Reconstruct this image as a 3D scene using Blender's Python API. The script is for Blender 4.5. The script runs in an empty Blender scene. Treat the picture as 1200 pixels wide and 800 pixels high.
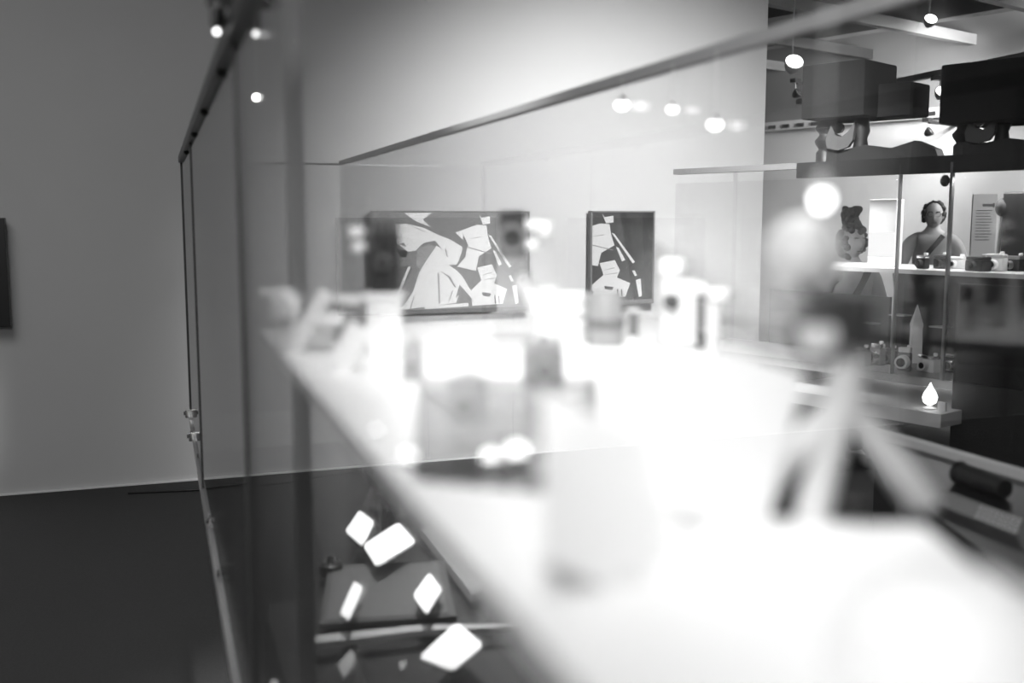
import bpy, bmesh, math, random
from mathutils import Vector, Matrix
random.seed(7)
sc = bpy.context.scene
col = sc.collection

# ------------------------------------------------------------------ camera
CAM = Vector((0, 0, 1.55))
FPX = 1200.0
TH = math.atan(145 / FPX)
PSI = math.atan(416 * math.cos(TH) / FPX)
FW = Vector((math.sin(PSI) * math.cos(TH), math.cos(PSI) * math.cos(TH), -math.sin(TH)))
RT = Vector((math.cos(PSI), -math.sin(PSI), 0))
UP = RT.cross(FW)
cd = bpy.data.cameras.new('camera')
cd.sensor_width = 36; cd.lens = 36
cd.clip_start = 0.02
cd.dof.use_dof = True
cd.dof.focus_distance = 6.0
cd.dof.aperture_fstop = 2.1
cam = bpy.data.objects.new('camera', cd); col.objects.link(cam)
M = Matrix((RT, UP, -FW)).transposed().to_4x4(); M.translation = CAM
cam.matrix_world = M
sc.camera = cam

def ray(x, y): return FW + (RT * (x - 600) + UP * (400 - y)) / FPX
def at(x, y, D): return CAM + ray(x, y) * D

# ------------------------------------------------------------------ world, exposure, lights
w = bpy.data.worlds.new('world'); sc.world = w; w.use_nodes = True
w.node_tree.nodes['Background'].inputs[0].default_value = (0.5, 0.5, 0.5, 1)
w.node_tree.nodes['Background'].inputs[1].default_value = 0.06
sc.view_settings.view_transform = 'Standard'
sc.view_settings.look = 'None'
sc.view_settings.gamma = 1
sc.view_settings.use_curve_mapping = False
sc.view_settings.exposure = 0.0
sc.cycles.transparent_max_bounces = 40
sc.cycles.max_bounces = 8

def spot(name, loc, target, power, angle, blend=1.0, size=0.08):
    l = bpy.data.lights.new(name, 'SPOT'); l.energy = power; l.spot_size = math.radians(angle)
    l.spot_blend = blend; l.shadow_soft_size = size
    o = bpy.data.objects.new(name, l); col.objects.link(o)
    o.location = loc
    o.rotation_euler = (Vector(target) - Vector(loc)).to_track_quat('-Z', 'Y').to_euler()
    return o
def area(name, loc, target, power, sx, sy):
    l = bpy.data.lights.new(name, 'AREA'); l.energy = power; l.shape = 'RECTANGLE'; l.size = sx; l.size_y = sy
    o = bpy.data.objects.new(name, l); col.objects.link(o); o.location = loc
    o.rotation_euler = (Vector(target) - Vector(loc)).to_track_quat('-Z', 'Y').to_euler()
    return o
spot('wall_haze_fill', (2.15, 3.3, 2.7), (2.75, 6.25, 0.95), 1100, 90, 1.0, 0.2)  # unseen spot, added so the wall brightens where the glass haze lies
spot('pane_veil_fill', (-1.8, 4.1, 1.4), (-1.8, 6.25, 0.6), 560, 42, 0.7, 0.2)  # added out of view; its lit wall reflects in the pane as veil
spot('pane_veil_fill', (-3.5, 4.1, 1.7), (-3.45, 6.25, 0.85), 520, 48, 0.8, 0.2)  # second added spot for the veil reflected in the side pane
spot('hall_front_fill', (5.2, 3.2, 3.6), (7.2, 7.0, 1.5), 260, 60, 1.0, 0.1)  # unseen fill added to brighten the text board and the man
spot('shelf_lamp', (0.25, 0.9, 3.2), (0.32, 0.85, 1.38), 175, 40, 1.0, 0.1)
spot('far_shelf_fill', (0.15, 0.1, 3.0), (0.40, 1.35, 1.44), 230, 26, 0.9, 0.1)  # unseen fill added to whiten fronts at the far shelf end
spot('deck_fill', (0.5, 2.6, 3.3), (0.65, 2.65, 0.6), 800, 44, 0.8, 0.1)  # unseen fill added to bring the deck cards up to white
area('near_fill', (-0.5, -0.5, 2.6), (0.4, 0.8, 1.4), 40, 0.4, 0.4)  # area fill added out of view to lift the near shelf pieces
spot('hall_wall_fill', (8.2, 5.6, 3.3), (8.5, 11.0, 1.9), 1700, 140, 1.0, 0.3)  # unseen hall fill added to raise the pale far wall
hh = at(935, 165, 12.0); h2 = hh - 3.2 * Vector((math.sin(PSI), math.cos(PSI), 0))
spot('hall_wall_fill', (h2.x + 0.8, h2.y, 2.9), (hh.x, hh.y, 2.2), 360, 110, 1.0, 0.3)  # further unseen fill, added for the left part of the hall wall
area('hall_ceiling_fill', (7.5, 5.5, 3.2), (7.5, 5.5, 0), 90, 2.0, 2.0)  # unseen area fill added in place of the hall track lights
area('room_ceiling_fill', (-1.6, 2.5, 3.8), (-1.6, 2.5, 0), 75, 2.0, 3.0)  # unseen area fill added as ambient light for the closed room

# ------------------------------------------------------------------ materials
def mat(name, v, rough=0.5, metal=0.0, noise=0.0, nscale=30.0, bump=0.0):
    m = bpy.data.materials.new(name); m.use_nodes = True
    nt = m.node_tree; b = nt.nodes['Principled BSDF']
    b.inputs['Base Color'].default_value = (v, v, v, 1)
    b.inputs['Roughness'].default_value = rough
    b.inputs['Metallic'].default_value = metal
    if noise or bump:
        tc = nt.nodes.new('ShaderNodeTexCoord'); n = nt.nodes.new('ShaderNodeTexNoise')
        n.inputs['Scale'].default_value = nscale; n.inputs['Detail'].default_value = 4
        nt.links.new(tc.outputs['Object'], n.inputs['Vector'])
        if noise:
            r = nt.nodes.new('ShaderNodeMapRange')
            r.inputs['To Min'].default_value = v * (1 - noise); r.inputs['To Max'].default_value = min(1, v * (1 + noise))
            nt.links.new(n.outputs['Fac'], r.inputs['Value']); nt.links.new(r.outputs['Result'], b.inputs['Base Color'])
        if bump:
            bp = nt.nodes.new('ShaderNodeBump'); bp.inputs['Strength'].default_value = bump; bp.inputs['Distance'].default_value = 0.01
            nt.links.new(n.outputs['Fac'], bp.inputs['Height']); nt.links.new(bp.outputs['Normal'], b.inputs['Normal'])
    return m
def emit(name, s):
    m = bpy.data.materials.new(name); m.use_nodes = True; nt = m.node_tree
    nt.nodes.remove(nt.nodes['Principled BSDF'])
    e = nt.nodes.new('ShaderNodeEmission'); e.inputs[0].default_value = (1, 1, 1, 1); e.inputs[1].default_value = s
    nt.links.new(e.outputs[0], nt.nodes['Material Output'].inputs[0]); return m
def glass(name, ior=1.45, tint=0.97, rough=0.0, extra=0.0):
    m = bpy.data.materials.new(name); m.use_nodes = True; nt = m.node_tree
    nt.nodes.remove(nt.nodes['Principled BSDF'])
    t = nt.nodes.new('ShaderNodeBsdfTransparent'); t.inputs[0].default_value = (tint, tint, tint, 1)
    g = nt.nodes.new('ShaderNodeBsdfGlossy'); g.inputs['Roughness'].default_value = rough
    fr = nt.nodes.new('ShaderNodeFresnel')       # the back face of a pane reflects like its front face
    ge = nt.nodes.new('ShaderNodeNewGeometry'); mr = nt.nodes.new('ShaderNodeMapRange')
    mr.inputs['To Min'].default_value = ior; mr.inputs['To Max'].default_value = 1 / ior
    nt.links.new(ge.outputs['Backfacing'], mr.inputs['Value']); nt.links.new(mr.outputs['Result'], fr.inputs['IOR'])
    mx = nt.nodes.new('ShaderNodeMixShader')
    nt.links.new(fr.outputs[0], mx.inputs[0]); nt.links.new(t.outputs[0], mx.inputs[1]); nt.links.new(g.outputs[0], mx.inputs[2])
    nt.links.new(mx.outputs[0], nt.nodes['Material Output'].inputs[0]); return m

WALL = mat('wall_paint_grey', 0.52, 0.85, noise=0.03, nscale=3, bump=0.02)
PANEL = mat('wall_panel_paint', 0.54, 0.8, noise=0.02, nscale=4)
HWALL = mat('hall_wall_white', 0.8, 0.85, noise=0.03, nscale=2)
GWALL = mat('hall_wall_grey', 0.25, 0.85, noise=0.05, nscale=2)
DWALL = mat('dark_side_wall', 0.05, 0.9, noise=0.1, nscale=2)
CARPET = mat('carpet_dark', 0.028, 0.95, noise=0.35, nscale=120, bump=0.3)
CEIL = mat('ceiling_dark', 0.05, 0.9, noise=0.2, nscale=4)
BEAM = mat('ceiling_beam_grey', 0.22, 0.7, noise=0.1, nscale=6)
BEAMD = mat('ceiling_beam_dark', 0.04, 0.6)
RAIL = mat('rail_dark_metal', 0.035, 0.4, 0.3)
ALU = mat('aluminium', 0.45, 0.3, 0.9)
CHROME = mat('chrome', 0.9, 0.12, 1.0)
GASK = mat('gasket_black', 0.03, 0.6)
POSTM = mat('post_grey', 0.17, 0.5, 0.2)
WHITE = mat('white_lacquer', 0.88, 0.4, noise=0.02, nscale=8)
CARD = mat('white_card', 0.9, 0.7)
PALE = mat('pale_grey_enamel', 0.75, 0.4)
MIDG = mat('mid_grey_enamel', 0.3, 0.45, noise=0.05, nscale=20)
DARKG = mat('dark_grey_enamel', 0.14, 0.5)
BLACK = mat('black_leatherette', 0.02, 0.55, noise=0.3, nscale=150, bump=0.2)
BLACKP = mat('black_plastic', 0.018, 0.35)
CLOTH = mat('black_cloth', 0.01, 0.95, noise=0.3, nscale=40, bump=0.2)
WOODD = mat('dark_turned_wood', 0.02, 0.5, noise=0.3, nscale=15)
BRASS = mat('pale_bracket_metal', 0.1, 0.5, 0.2)
LENS = mat('lens_glass_dark', 0.01, 0.06)
SKIN = mat('skin', 0.42, 0.55)
HAIR = mat('dark_hair', 0.025, 0.6, noise=0.4, nscale=60, bump=0.4)
JACKET = mat('grey_jacket', 0.3, 0.9, noise=0.1, nscale=30)
DARKC = mat('dark_clothes', 0.03, 0.9, noise=0.2, nscale=30)
PALEC = mat('pale_top', 0.4, 0.9, noise=0.1, nscale=30)
PRINT = mat('print_grey', 0.25, 0.8)
GLASS = glass('case_glass')
GLASSD = glass('deck_glass', 1.5, 0.93)
ACRYL = glass('acrylic', 1.4, 0.95)
LAMPW = emit('lamp_white', 8)
LAMPS = emit('lamp_soft_white', 4)
SIGN = emit('lit_box_face', 1.4)
FILM = [emit('film_black', 0.12), emit('film_dark', 0.36), emit('film_grey', 0.62), emit('film_pale', 0.9), emit('film_white', 2.2)]  # greys lifted so the emission also holds the glass haze
FILMD = [emit('film_dim_black', 0.04), emit('film_dim_dark', 0.07), emit('film_dim_grey', 0.14), emit('film_dim_pale', 0.5), emit('film_dim_white', 1.3)]  # dimmer shades for the reflected repeat of the film

# ------------------------------------------------------------------ mesh helpers
class MB:
    def __init__(s): s.bm = bmesh.new()
    def _xf(s, vs, mtx):
        if mtx is not None:
            for v in vs: v.co = mtx @ v.co
    def box(s, x0, x1, y0, y1, z0, z1, bev=0.0, mtx=None):
        r = bmesh.ops.create_cube(s.bm, size=1.0); vs = r['verts']
        for v in vs:
            v.co = Vector(((x0 + x1) / 2 + v.co.x * (x1 - x0), (y0 + y1) / 2 + v.co.y * (y1 - y0), (z0 + z1) / 2 + v.co.z * (z1 - z0)))
        s._xf(vs, mtx)
        if bev:
            es = list({e for v in vs for e in v.link_edges})
            bmesh.ops.bevel(s.bm, geom=es, offset=bev, segments=2, affect='EDGES', profile=0.6)
        return s
    def rod(s, a, b, r0, r1=None, seg=12):
        a = Vector(a); b = Vector(b); r1 = r0 if r1 is None else r1
        d = b - a; q = d.to_track_quat('Z', 'Y').to_matrix().to_4x4()
        mtx = Matrix.Translation((a + b) / 2) @ q
        bmesh.ops.create_cone(s.bm, cap_ends=True, segments=seg, radius1=r0, radius2=r1, depth=d.length, matrix=mtx)
        return s
    def bar(s, a, b, wx, wz, up=(0, 0, 1)):
        a = Vector(a); b = Vector(b); d = (b - a); L = d.length; d.normalize(); up = Vector(up)
        if abs(d.dot(up)) > 0.98: up = Vector((0, 1, 0))
        x = d.cross(up).normalized(); z = x.cross(d)
        m = Matrix((x, d, z)).transposed().to_4x4(); m.translation = (a + b) / 2
        return s.box(-wx / 2, wx / 2, -L / 2, L / 2, -wz / 2, wz / 2, 0, m)
    def lathe(s, prof, c=(0, 0, 0), seg=20, mtx=None):
        rings = []; c = Vector(c)
        for r, z in prof:
            rings.append([s.bm.verts.new(c + Vector((r * math.cos(2 * math.pi * k / seg), r * math.sin(2 * math.pi * k / seg), z))) for k in range(seg)])
        for A, B in zip(rings, rings[1:]):
            for k in range(seg): s.bm.faces.new((A[k], A[(k + 1) % seg], B[(k + 1) % seg], B[k]))
        s.bm.faces.new(list(reversed(rings[0]))); s.bm.faces.new(rings[-1])
        s._xf([v for r in rings for v in r], mtx)
        return s
    def prism(s, pts, y0, y1, mtx=None):          # outline in x,z extruded along y
        A = [s.bm.verts.new((p[0], y0, p[1])) for p in pts]; B = [s.bm.verts.new((p[0], y1, p[1])) for p in pts]
        n = len(pts)
        s.bm.faces.new(A); s.bm.faces.new(list(reversed(B)))
        for k in range(n): s.bm.faces.new((A[k], B[k], B[(k + 1) % n], A[(k + 1) % n]))
        s._xf(A + B, mtx)
        bmesh.ops.recalc_face_normals(s.bm, faces=s.bm.faces[:]); return s
    def slab(s, pts, z0, z1):                      # outline in x,y extruded along z
        A = [s.bm.verts.new((p[0], p[1], z0)) for p in pts]; B = [s.bm.verts.new((p[0], p[1], z1)) for p in pts]
        n = len(pts); s.bm.faces.new(A); s.bm.faces.new(B)
        for k in range(n): s.bm.faces.new((A[k], A[(k + 1) % n], B[(k + 1) % n], B[k]))
        bmesh.ops.recalc_face_normals(s.bm, faces=s.bm.faces[:]); return s
    def ball(s, c, r, sx=1, sy=1, sz=1, seg=20):
        m = Matrix.Translation(c) @ Matrix.Diagonal((sx, sy, sz, 1))
        bmesh.ops.create_uvsphere(s.bm, u_segments=seg, v_segments=seg // 2 + 2, radius=r, matrix=m); return s
    def ring(s, c, R, r, axis=(0, 0, 1), seg=20, k=8):
        q = Vector(axis).to_track_quat('Z', 'Y').to_matrix().to_4x4(); m = Matrix.Translation(c) @ q
        vs = [[s.bm.verts.new(m @ Vector(((R + r * math.cos(2 * math.pi * j / k)) * math.cos(2 * math.pi * i / seg), (R + r * math.cos(2 * math.pi * j / k)) * math.sin(2 * math.pi * i / seg), r * math.sin(2 * math.pi * j / k)))) for j in range(k)] for i in range(seg)]
        for i in range(seg):
            for j in range(k):
                s.bm.faces.new((vs[i][j], vs[(i + 1) % seg][j], vs[(i + 1) % seg][(j + 1) % k], vs[i][(j + 1) % k]))
        return s
    def build(s, name, m, parent=None, smooth=False, loc=None, rz=None):
        me = bpy.data.meshes.new(name); s.bm.normal_update(); s.bm.to_mesh(me); s.bm.free()
        me.materials.append(m)
        if smooth:
            for p in me.polygons: p.use_smooth = True
            try: me.set_sharp_from_angle(angle=math.radians(40))
            except Exception: pass
        o = bpy.data.objects.new(name, me); col.objects.link(o)
        if parent is not None: o.parent = parent
        if loc is not None: o.location = loc
        if rz is not None: o.rotation_euler.z = rz
        return o
def tag(o, label, cat, group=None):
    o['label'] = label; o['category'] = cat
    if group: o['group'] = group
    return o
def thing(name, label, cat, loc=(0, 0, 0), rz=0.0, group=None):
    o = bpy.data.objects.new(name, None); col.objects.link(o); o.empty_display_size = 0.02
    o.location = loc; o.rotation_euler.z = rz
    return tag(o, label, cat, group)
def struct(o): o['kind'] = 'structure'; return o
def onY(x, y, Y): d = ray(x, y); return CAM + d * (Y / d.y)
def onZ(x, y, Z): d = ray(x, y); return CAM + d * ((Z - CAM.z) / d.z)
def depth(p): return (Vector(p) - CAM).dot(FW)
VIEW = -PSI                                        # yaw that turns a thing's front (-y) to the camera

# ------------------------------------------------------------------ the setting
struct(MB().box(-5, 14, -3.5, 16, -0.1, 0).build('floor', CARPET))
WB = 6.25
wb = struct(MB().box(-5, 4.0, WB, WB + 0.16, 0, 3.6).build('wall_back', WALL))
def panel(px0, px1, proud):
    x0 = onY(px0, 500, WB).x; x1 = onY(px1, 500, WB).x
    MB().box(x0 + 0.004, x1 - 0.004, WB - proud, WB + 0.005, 0.004, 0.93, 0.003).build('panel', PANEL, wb)
panel(501, 600, 0.012); panel(600, 693, 0.012)
struct(MB().box(-5, 4.0, WB - 0.02, WB, 0, 0.008).build('baseboard_back', PALE))
struct(MB().box(-5.1, -5, -3.5, WB, 0, 3.6).build('wall_left', DWALL))
struct(MB().box(-5, 14, -3.6, -3.5, 0, 3.6).build('wall_rear', GWALL))
# the hall beyond the end of the wall
P1 = at(789, 200, 5.75); P2 = at(1200, 178, 4.2)
e = Vector((P2.x - P1.x, P2.y - P1.y, 0)); SLEN = e.length; e.normalize()
nrm = Vector((-e.y, e.x, 0))                       # away from the camera
ERZ = math.atan2(e.y, e.x)
H0 = Vector((at(890, 200, 12.3).x, at(890, 200, 12.3).y, 0))
hw = struct(MB().box(-5, 9, 0, 0.15, 0, 2.62).build('wall_hall', HWALL, loc=H0, rz=ERZ))
MB().box(-5, 9, -0.01, 0.14, 2.62, 3.9).build('upper_wall', GWALL, hw)
MB().box(-5, 9, -0.1, 0, 2.56, 2.66).build('cornice', PALE, hw)
for k in range(60):
    MB().box(-4 + k * 0.2, -3.9 + k * 0.2, -0.115, -0.1, 2.58, 2.62).build('dentil', BEAMD, hw) if 15 <= k <= 45 else None
struct(MB().box(13.9, 14, -3.5, 16, 0, 3.9).build('wall_right', GWALL))
struct(MB().box(-5, 14, -3.5, 16, 3.9, 4.0).build('ceiling', CEIL))
for k in range(7):
    a = H0 - nrm * (0.9 + 1.25 * k) - e * 4.0
    struct(MB().box(0, 13, -0.09, 0.09, 3.35, 3.6).build('ceiling_beam', BEAM, loc=(a.x, a.y, 0), rz=ERZ))
for k in range(8):
    a = H0 - e * 2.0 + e * (1.15 * k)
    struct(MB().box(-0.04, 0.04, -8, 0, 3.24, 3.34).build('ceiling_rail', BEAMD if k % 2 else BEAM, loc=(a.x, a.y, 0), rz=ERZ))
for k, (sx, ny, wx, wy) in enumerate([(1.3, 4.2, 1.0, 0.8), (3.2, 3.0, 1.2, 0.7), (0.2, 5.0, 1.0, 0.6)]):
    a = H0 + e * sx - nrm * ny
    struct(MB().box(0, wx, 0, wy, 3.3, 3.6, 0.02).build('ceiling_duct', BEAM if k else BEAMD, loc=(a.x, a.y, 0), rz=ERZ))

# ------------------------------------------------------------------ wall screens
POLY = [
 (1, [(115,80),(195,80),(182,150),(162,330),(235,400),(240,420),(115,418)]),
 (1, [(130,430),(300,400),(330,420),(250,560),(180,690),(100,690)]),
 (0, [(230,300),(300,310),(290,350),(250,350)]),
 (4, [(280,80),(450,80),(395,120),(440,165),(350,130)]),
 (4, [(225,150),(290,145),(400,170),(480,210),(560,240),(645,290),(645,340),(605,400),(550,400),(540,330),(470,250),(400,262),(345,312),(300,315),(225,260)]),
 (3, [(360,300),(430,270),(480,290),(430,350),(385,430),(350,400)]),
 (4, [(480,280),(545,320),(555,400),(600,430),(640,470),(590,640),(430,655),(380,660),(240,695),(290,620),(330,560),(370,440),(430,350)]),
 (3, [(484,450),(494,450),(500,640),(490,640)]),
 (4, [(600,200),(740,152),(800,157),(810,225),(832,300),(750,350),(730,440),(610,412),(665,350),(672,270)]),
 (2, [(650,210),(682,280),(645,370),(610,405),(640,320)]),
 (3, [(680,290),(825,330),(825,336),(680,297)]),
 (4, [(505,412),(560,405),(640,470),(720,600),(700,610),(620,520),(560,440)]),
 (4, [(740,420),(835,400),(868,470),(850,520),(935,560),(905,652),(705,660),(700,560),(765,500)]),
 (2, [(770,575),(830,585),(820,605),(775,598)]),(2, [(850,600),(858,600),(862,650),(854,650)]),(2, [(875,600),(883,600),(887,650),(879,650)]),
 (4, [(560,640),(620,590),(600,640)]),
 (4, [(400,655),(680,640),(680,662),(400,672)]),
 (4, [(812,215),(830,222),(962,415),(948,425)]),
 (4, [(840,310),(858,318),(900,400),(880,412)]),
 (4, [(945,475),(960,472),(978,510),(962,512)]),
 (4, [(968,540),(1000,530),(1010,650),(990,657)]),
 (4, [(300,405),(314,410),(202,675),(180,677)]),
 (2, [(250,265),(275,262),(290,285),(270,280)]),(3, [(300,150),(305,150),(410,195),(400,196)]),(2, [(500,440),(505,440),(560,470),(600,540),(590,540),(550,475)]),(3, [(575,560),(582,560),(560,620),(552,622)]),(3, [(760,470),(765,468),(830,450),(832,455)]),(3, [(765,500),(770,498),(850,485),(850,490)]),(2, [(530,300),(536,298),(550,350),(544,352)]),(3, [(690,240),(694,238),(760,226),(762,231)]),(2, [(330,590),(336,590),(310,680),(304,680)]),
 (4, [(750,85),(765,110),(820,100),(822,145),(775,152)]),
]
def film(name, parent, W, H, u0, mats, y):
    """the film on a screen: flat shapes laid on the panel; the screen shows the picture from u0 to its right edge"""
    verts, faces, idx = [], [], []
    def put(pts, lvl, dy):
        b = len(verts)
        for u, v in pts: verts.append(((u - u0) * W / (1 - u0) if u0 else u * W, dy, H * (1 - v)))
        faces.append(list(range(b, b + len(pts)))); idx.append(lvl)
    put([(u0, 0), (1, 0), (1, 1), (u0, 1)], 2, y)
    if u0: put([(0.78, 0), (1, 0), (1, 1), (0.88, 1)], 1, y - 0.0004); put([(0.92, 0), (1, 0), (1, 1), (0.95, 1)], 0, y - 0.0006)
    for n, (lvl, pts) in enumerate(POLY):
        q = [((px - 80) / 1005, min(0.955, max(0.01, (py - 68) / 635))) for px, py in pts]
        out = []
        for a, b in zip(q, q[1:] + q[:1]):
            if a[0] >= u0: out.append(a)
            if (a[0] - u0) * (b[0] - u0) < 0:
                t = (u0 - a[0]) / (b[0] - a[0]); out.append((u0, a[1] + t * (b[1] - a[1])))
        if len(out) >= 3: put(out, lvl, y - 0.001 - 0.0003 * n)
    me = bpy.data.meshes.new(name); me.from_pydata(verts, [], faces)
    for m in mats: me.materials.append(m)
    for p, i in zip(me.polygons, idx): p.material_index = i
    o = bpy.data.objects.new(name, me); col.objects.link(o); o.parent = parent
    return o
def screen(name, label, px0, px1, pyt, pyb, u0, mats, Y):
    a = onY(px0, pyt, Y); b = onY(px1, pyb, Y)
    W, H = b.x - a.x, a.z - b.z
    t = thing(name, label, 'screen', (a.x, Y, b.z))
    MB().box(0, W, 0.0, 0.045, 0, H, 0.004).build('housing', BLACKP, t)
    fm = MB()
    fm.box(0, W, -0.012, 0.004, 0, H * 0.045).box(0, W, -0.012, 0.004, H * 0.985, H).box(0, 0.01, -0.012, 0.004, 0, H).box(W - 0.01, W, -0.012, 0.004, 0, H)
    fm.build('bezel', DARKG, t)
    if mats: film('film_picture', t, W, H, u0, mats, -0.002)
    MB().box(W * 0.3, W * 0.7, 0.045, WB - Y - 0.0, H * 0.3, H * 0.7).build('wall_bracket', BLACKP, t)
    return t
screen('wall_screen', 'wide wall screen playing a film of large white hands working with needles', 435, 620, 247, 364, 0.0, FILM, WB - 0.09)
screen('wall_screen', 'reflection built as narrow dim screen right of the wide one, half of the same film', 692, 765, 247, 355, 0.6, FILMD, WB - 0.09)  # stands in for a reflected repeat of the wide screen
a = onY(5, 255, WB - 0.1); b = onY(5, 383, WB - 0.1)
t = thing('wall_screen', 'switched-off black wall screen at the far left edge of the grey wall', 'screen', (a.x - 1.0, WB - 0.1, b.z))
MB().box(0, 1.0, 0, 0.06, 0, a.z - b.z, 0.004).build('housing', BLACKP, t)
MB().box(0.3, 0.7, 0.06, 0.1, 0.2, 0.5).build('wall_bracket', BLACKP, t)

# ------------------------------------------------------------------ the long glass case beside the camera
XL, XR, ZB, ZT, YN, YF = 0.12, 0.86, 0.60, 1.805, -0.55, 5.1
case = thing('display_case', 'long frameless glass display case with dark rails running beside the lens', 'display case', (XL, YN, 0))
def cl(v): return (v[0] - XL, v[1] - YN, v[2])
def cbox(name, m, x0, x1, y0, y1, z0, z1, bev=0.0, par=None):
    return MB().box(x0 - XL, x1 - XL, y0 - YN, y1 - YN, z0, z1, bev).build(name, m, par or case)
J = [YN, 1.597, YF]
for y0, y1 in zip(J, J[1:]):
    cbox('side_pane', GLASS, XL - 0.003, XL + 0.003, y0 + 0.004, y1 - 0.004, ZB, ZT)
    cbox('side_pane', GLASS, XR - 0.003, XR + 0.003, y0 + 0.004, y1 - 0.004, ZB, ZT)
cbox('end_pane', GLASS, XL + 0.004, XR - 0.004, YF - 0.003, YF + 0.003, ZB, ZT)
cbox('glass_deck', GLASSD, XL + 0.012, XR - 0.012, YN, 4.3, ZB - 0.012, ZB)
cbox('top_rail', RAIL, XL - 0.016, XL + 0.012, YN, YF, ZT, ZT + 0.03, 0.003)
cbox('top_rail', MIDG, XR - 0.006, XR + 0.014, YN, YF, ZT, ZT + 0.022, 0.003)
cbox('top_rail', ALU, XL, XR, YF - 0.006, YF + 0.006, ZT, ZT + 0.01)
cbox('corner_bracket', RAIL, XL - 0.045, XL + 0.05, 1.44, 1.50, ZT + 0.03, ZT + 0.06, 0.004)
cbox('base_rail', ALU, XL - 0.012, XL - 0.003, YN, YF, ZB - 0.03, ZB, 0.002)
cbox('base_rail', DARKG, XL - 0.003, XL + 0.012, YN, YF, ZB - 0.034, ZB - 0.012, 0.002)
cbox('base_rail', ALU, XR - 0.012, XR + 0.012, YN, YF, ZB - 0.03, ZB - 0.012, 0.002)
cbox('joint_post', GASK, XL - 0.006, XL + 0.007, 1.59, 1.604, ZB, ZT, 0.001)
cbox('corner_gasket', GASK, XL - 0.008, XL + 0.004, YF - 0.02, YF + 0.004, ZB, ZT)
cbox('joint_post', GASK, XL - 0.007, XL - 0.003, 3.7, 3.706, ZB, ZT)
for (x, y, z) in [(XL - 0.01, 5.05, 0.62), (XL - 0.008, 4.6, 0.6), (XL + 0.02, 4.2, 0.6), (XL + 0.012, 3.2, 0.62), (XL + 0.02, 2.75, 0.605)]:
    c = MB().box(-0.02, 0.02, -0.02, 0.02, -0.015, 0.025, 0.004).build('glass_clamp', CHROME, case); c.location = cl((x, y, z))
    MB().rod((-0.026, 0, 0.005), (0.026, 0, 0.005), 0.009).build('clamp_screw', GASK, c, True)
for y in (1.9, 2.6, 3.3, 4.2):
    c = MB().ball((0, 0, 0), 0.011).build('rail_bolt', BLACKP, case, True); c.location = cl((XL - 0.003, y, ZT - 0.004))
# inside: shelf posts and dark plinth
cbox('shelf_post', POSTM, 0.204, 0.232, 1.72, 1.75, ZB, ZT + 0.4, 0.002)
cbox('shelf_post', POSTM, 0.76, 0.785, 1.45, 1.475, ZB, 1.366, 0.002)
for x, y in ((0.24, 0.22), (0.34, 0.30)): cbox('shelf_post', POSTM, x, x + 0.02, y, y + 0.02, ZB, 1.366)
cbox('plinth', BLACK, 0.22, 0.8, -0.4, 2.6, 0.0, ZB - 0.034, 0.004)
for x in (0.42, 0.72):
    cbox('leg', BLACK, x - 0.02, x + 0.02, 3.4, 3.44, 0, ZB - 0.034, 0.002)

# the white shelf
SZ = 1.38
sh = thing('white_shelf', 'bright white shelf board with glass inset carrying cameras and cards in the case', 'shelf', (0.14, 0.1, SZ))
def onS(x, y): p = onZ(x, y, SZ); p.z = SZ; return p
NEAR_R = [onS(885, 604), onS(1082, 616), onS(1178, 695)]
HOLE = [onS(492, 442), onS(700, 442), onS(700, 585), onS(482, 562)]
def board(pts, m=WHITE, z0=-0.014, z1=0.0, name='board'):
    return MB().slab([(p[0] - 0.14, p[1] - 0.1) for p in pts], z0, z1).build(name, m, sh)
g = [(p.x, p.y) for p in HOLE]
nr = [(p.x, p.y) for p in NEAR_R]; fr = onS(872, 446)
board([(0.14, 0.1), (nr[2][0], 0.1), nr[2], nr[1], nr[0], g[2], g[3], (0.14, g[3][1])])
board([(0.14, g[3][1]), g[3], g[0], (0.14, g[0][1])])
board([(0.14, g[0][1]), g[0], g[1], (fr.x, g[1][1]), (0.80, 1.35), (0.80, 1.60), (0.14, 1.60)])
board([g[2], nr[0], (fr.x, g[1][1]), g[1]])
board(g, ACRYL, -0.010, -0.002, 'glass_inset')
MB().box(0.066, 0.09, 1.42, 1.62, -0.04, -0.014).build('bracket', POSTM, sh)

def px(D): return D / FPX                          # metres in one picture pixel at depth D
def sthing(name, label, cat, bx, by, rz=VIEW, group=None):
    p = onS(bx, by); t = thing(name, label, cat, p, rz, group); return t, px(depth(p))

# --- far left: small white camera
t, s = sthing('white_camera', 'small white camera with tilted handle at the far left end of the white shelf', 'camera', 352, 412)
MB().box(-32*s, 0, -10*s, 12*s, 38*s, 66*s, 3*s).build('body', WHITE, t, True)
MB().rod((-16*s, -10*s, 52*s), (-16*s, -24*s, 52*s), 11*s, 10*s).build('lens', PALE, t, True)
MB().bar((-8*s, 0, 0), (32*s, 0, 70*s), 20*s, 16*s).build('handle', WHITE, t)
MB().box(-26*s, 6*s, -9*s, 9*s, 0, 36*s, 2*s).build('base', PALE, t)
MB().box(20*s, 52*s, -8*s, 8*s, 30*s, 46*s, 4*s).build('grip', WHITE, t, True)
MB().box(-44*s, -6*s, -6*s, 6*s, 66*s, 74*s, 2*s).build('top_plate', CARD, t)
t, s = sthing('film_canister', 'grey upright film canister behind the leaning card at the shelf end', 'canister', 410, 400)
MB().lathe([(18*s, 0), (18*s, 42*s), (16*s, 44*s)]).build('can', MIDG, t, True)
MB().lathe([(20*s, 44*s), (20*s, 52*s), (17*s, 55*s)]).build('cap', PALE, t, True)
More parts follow.
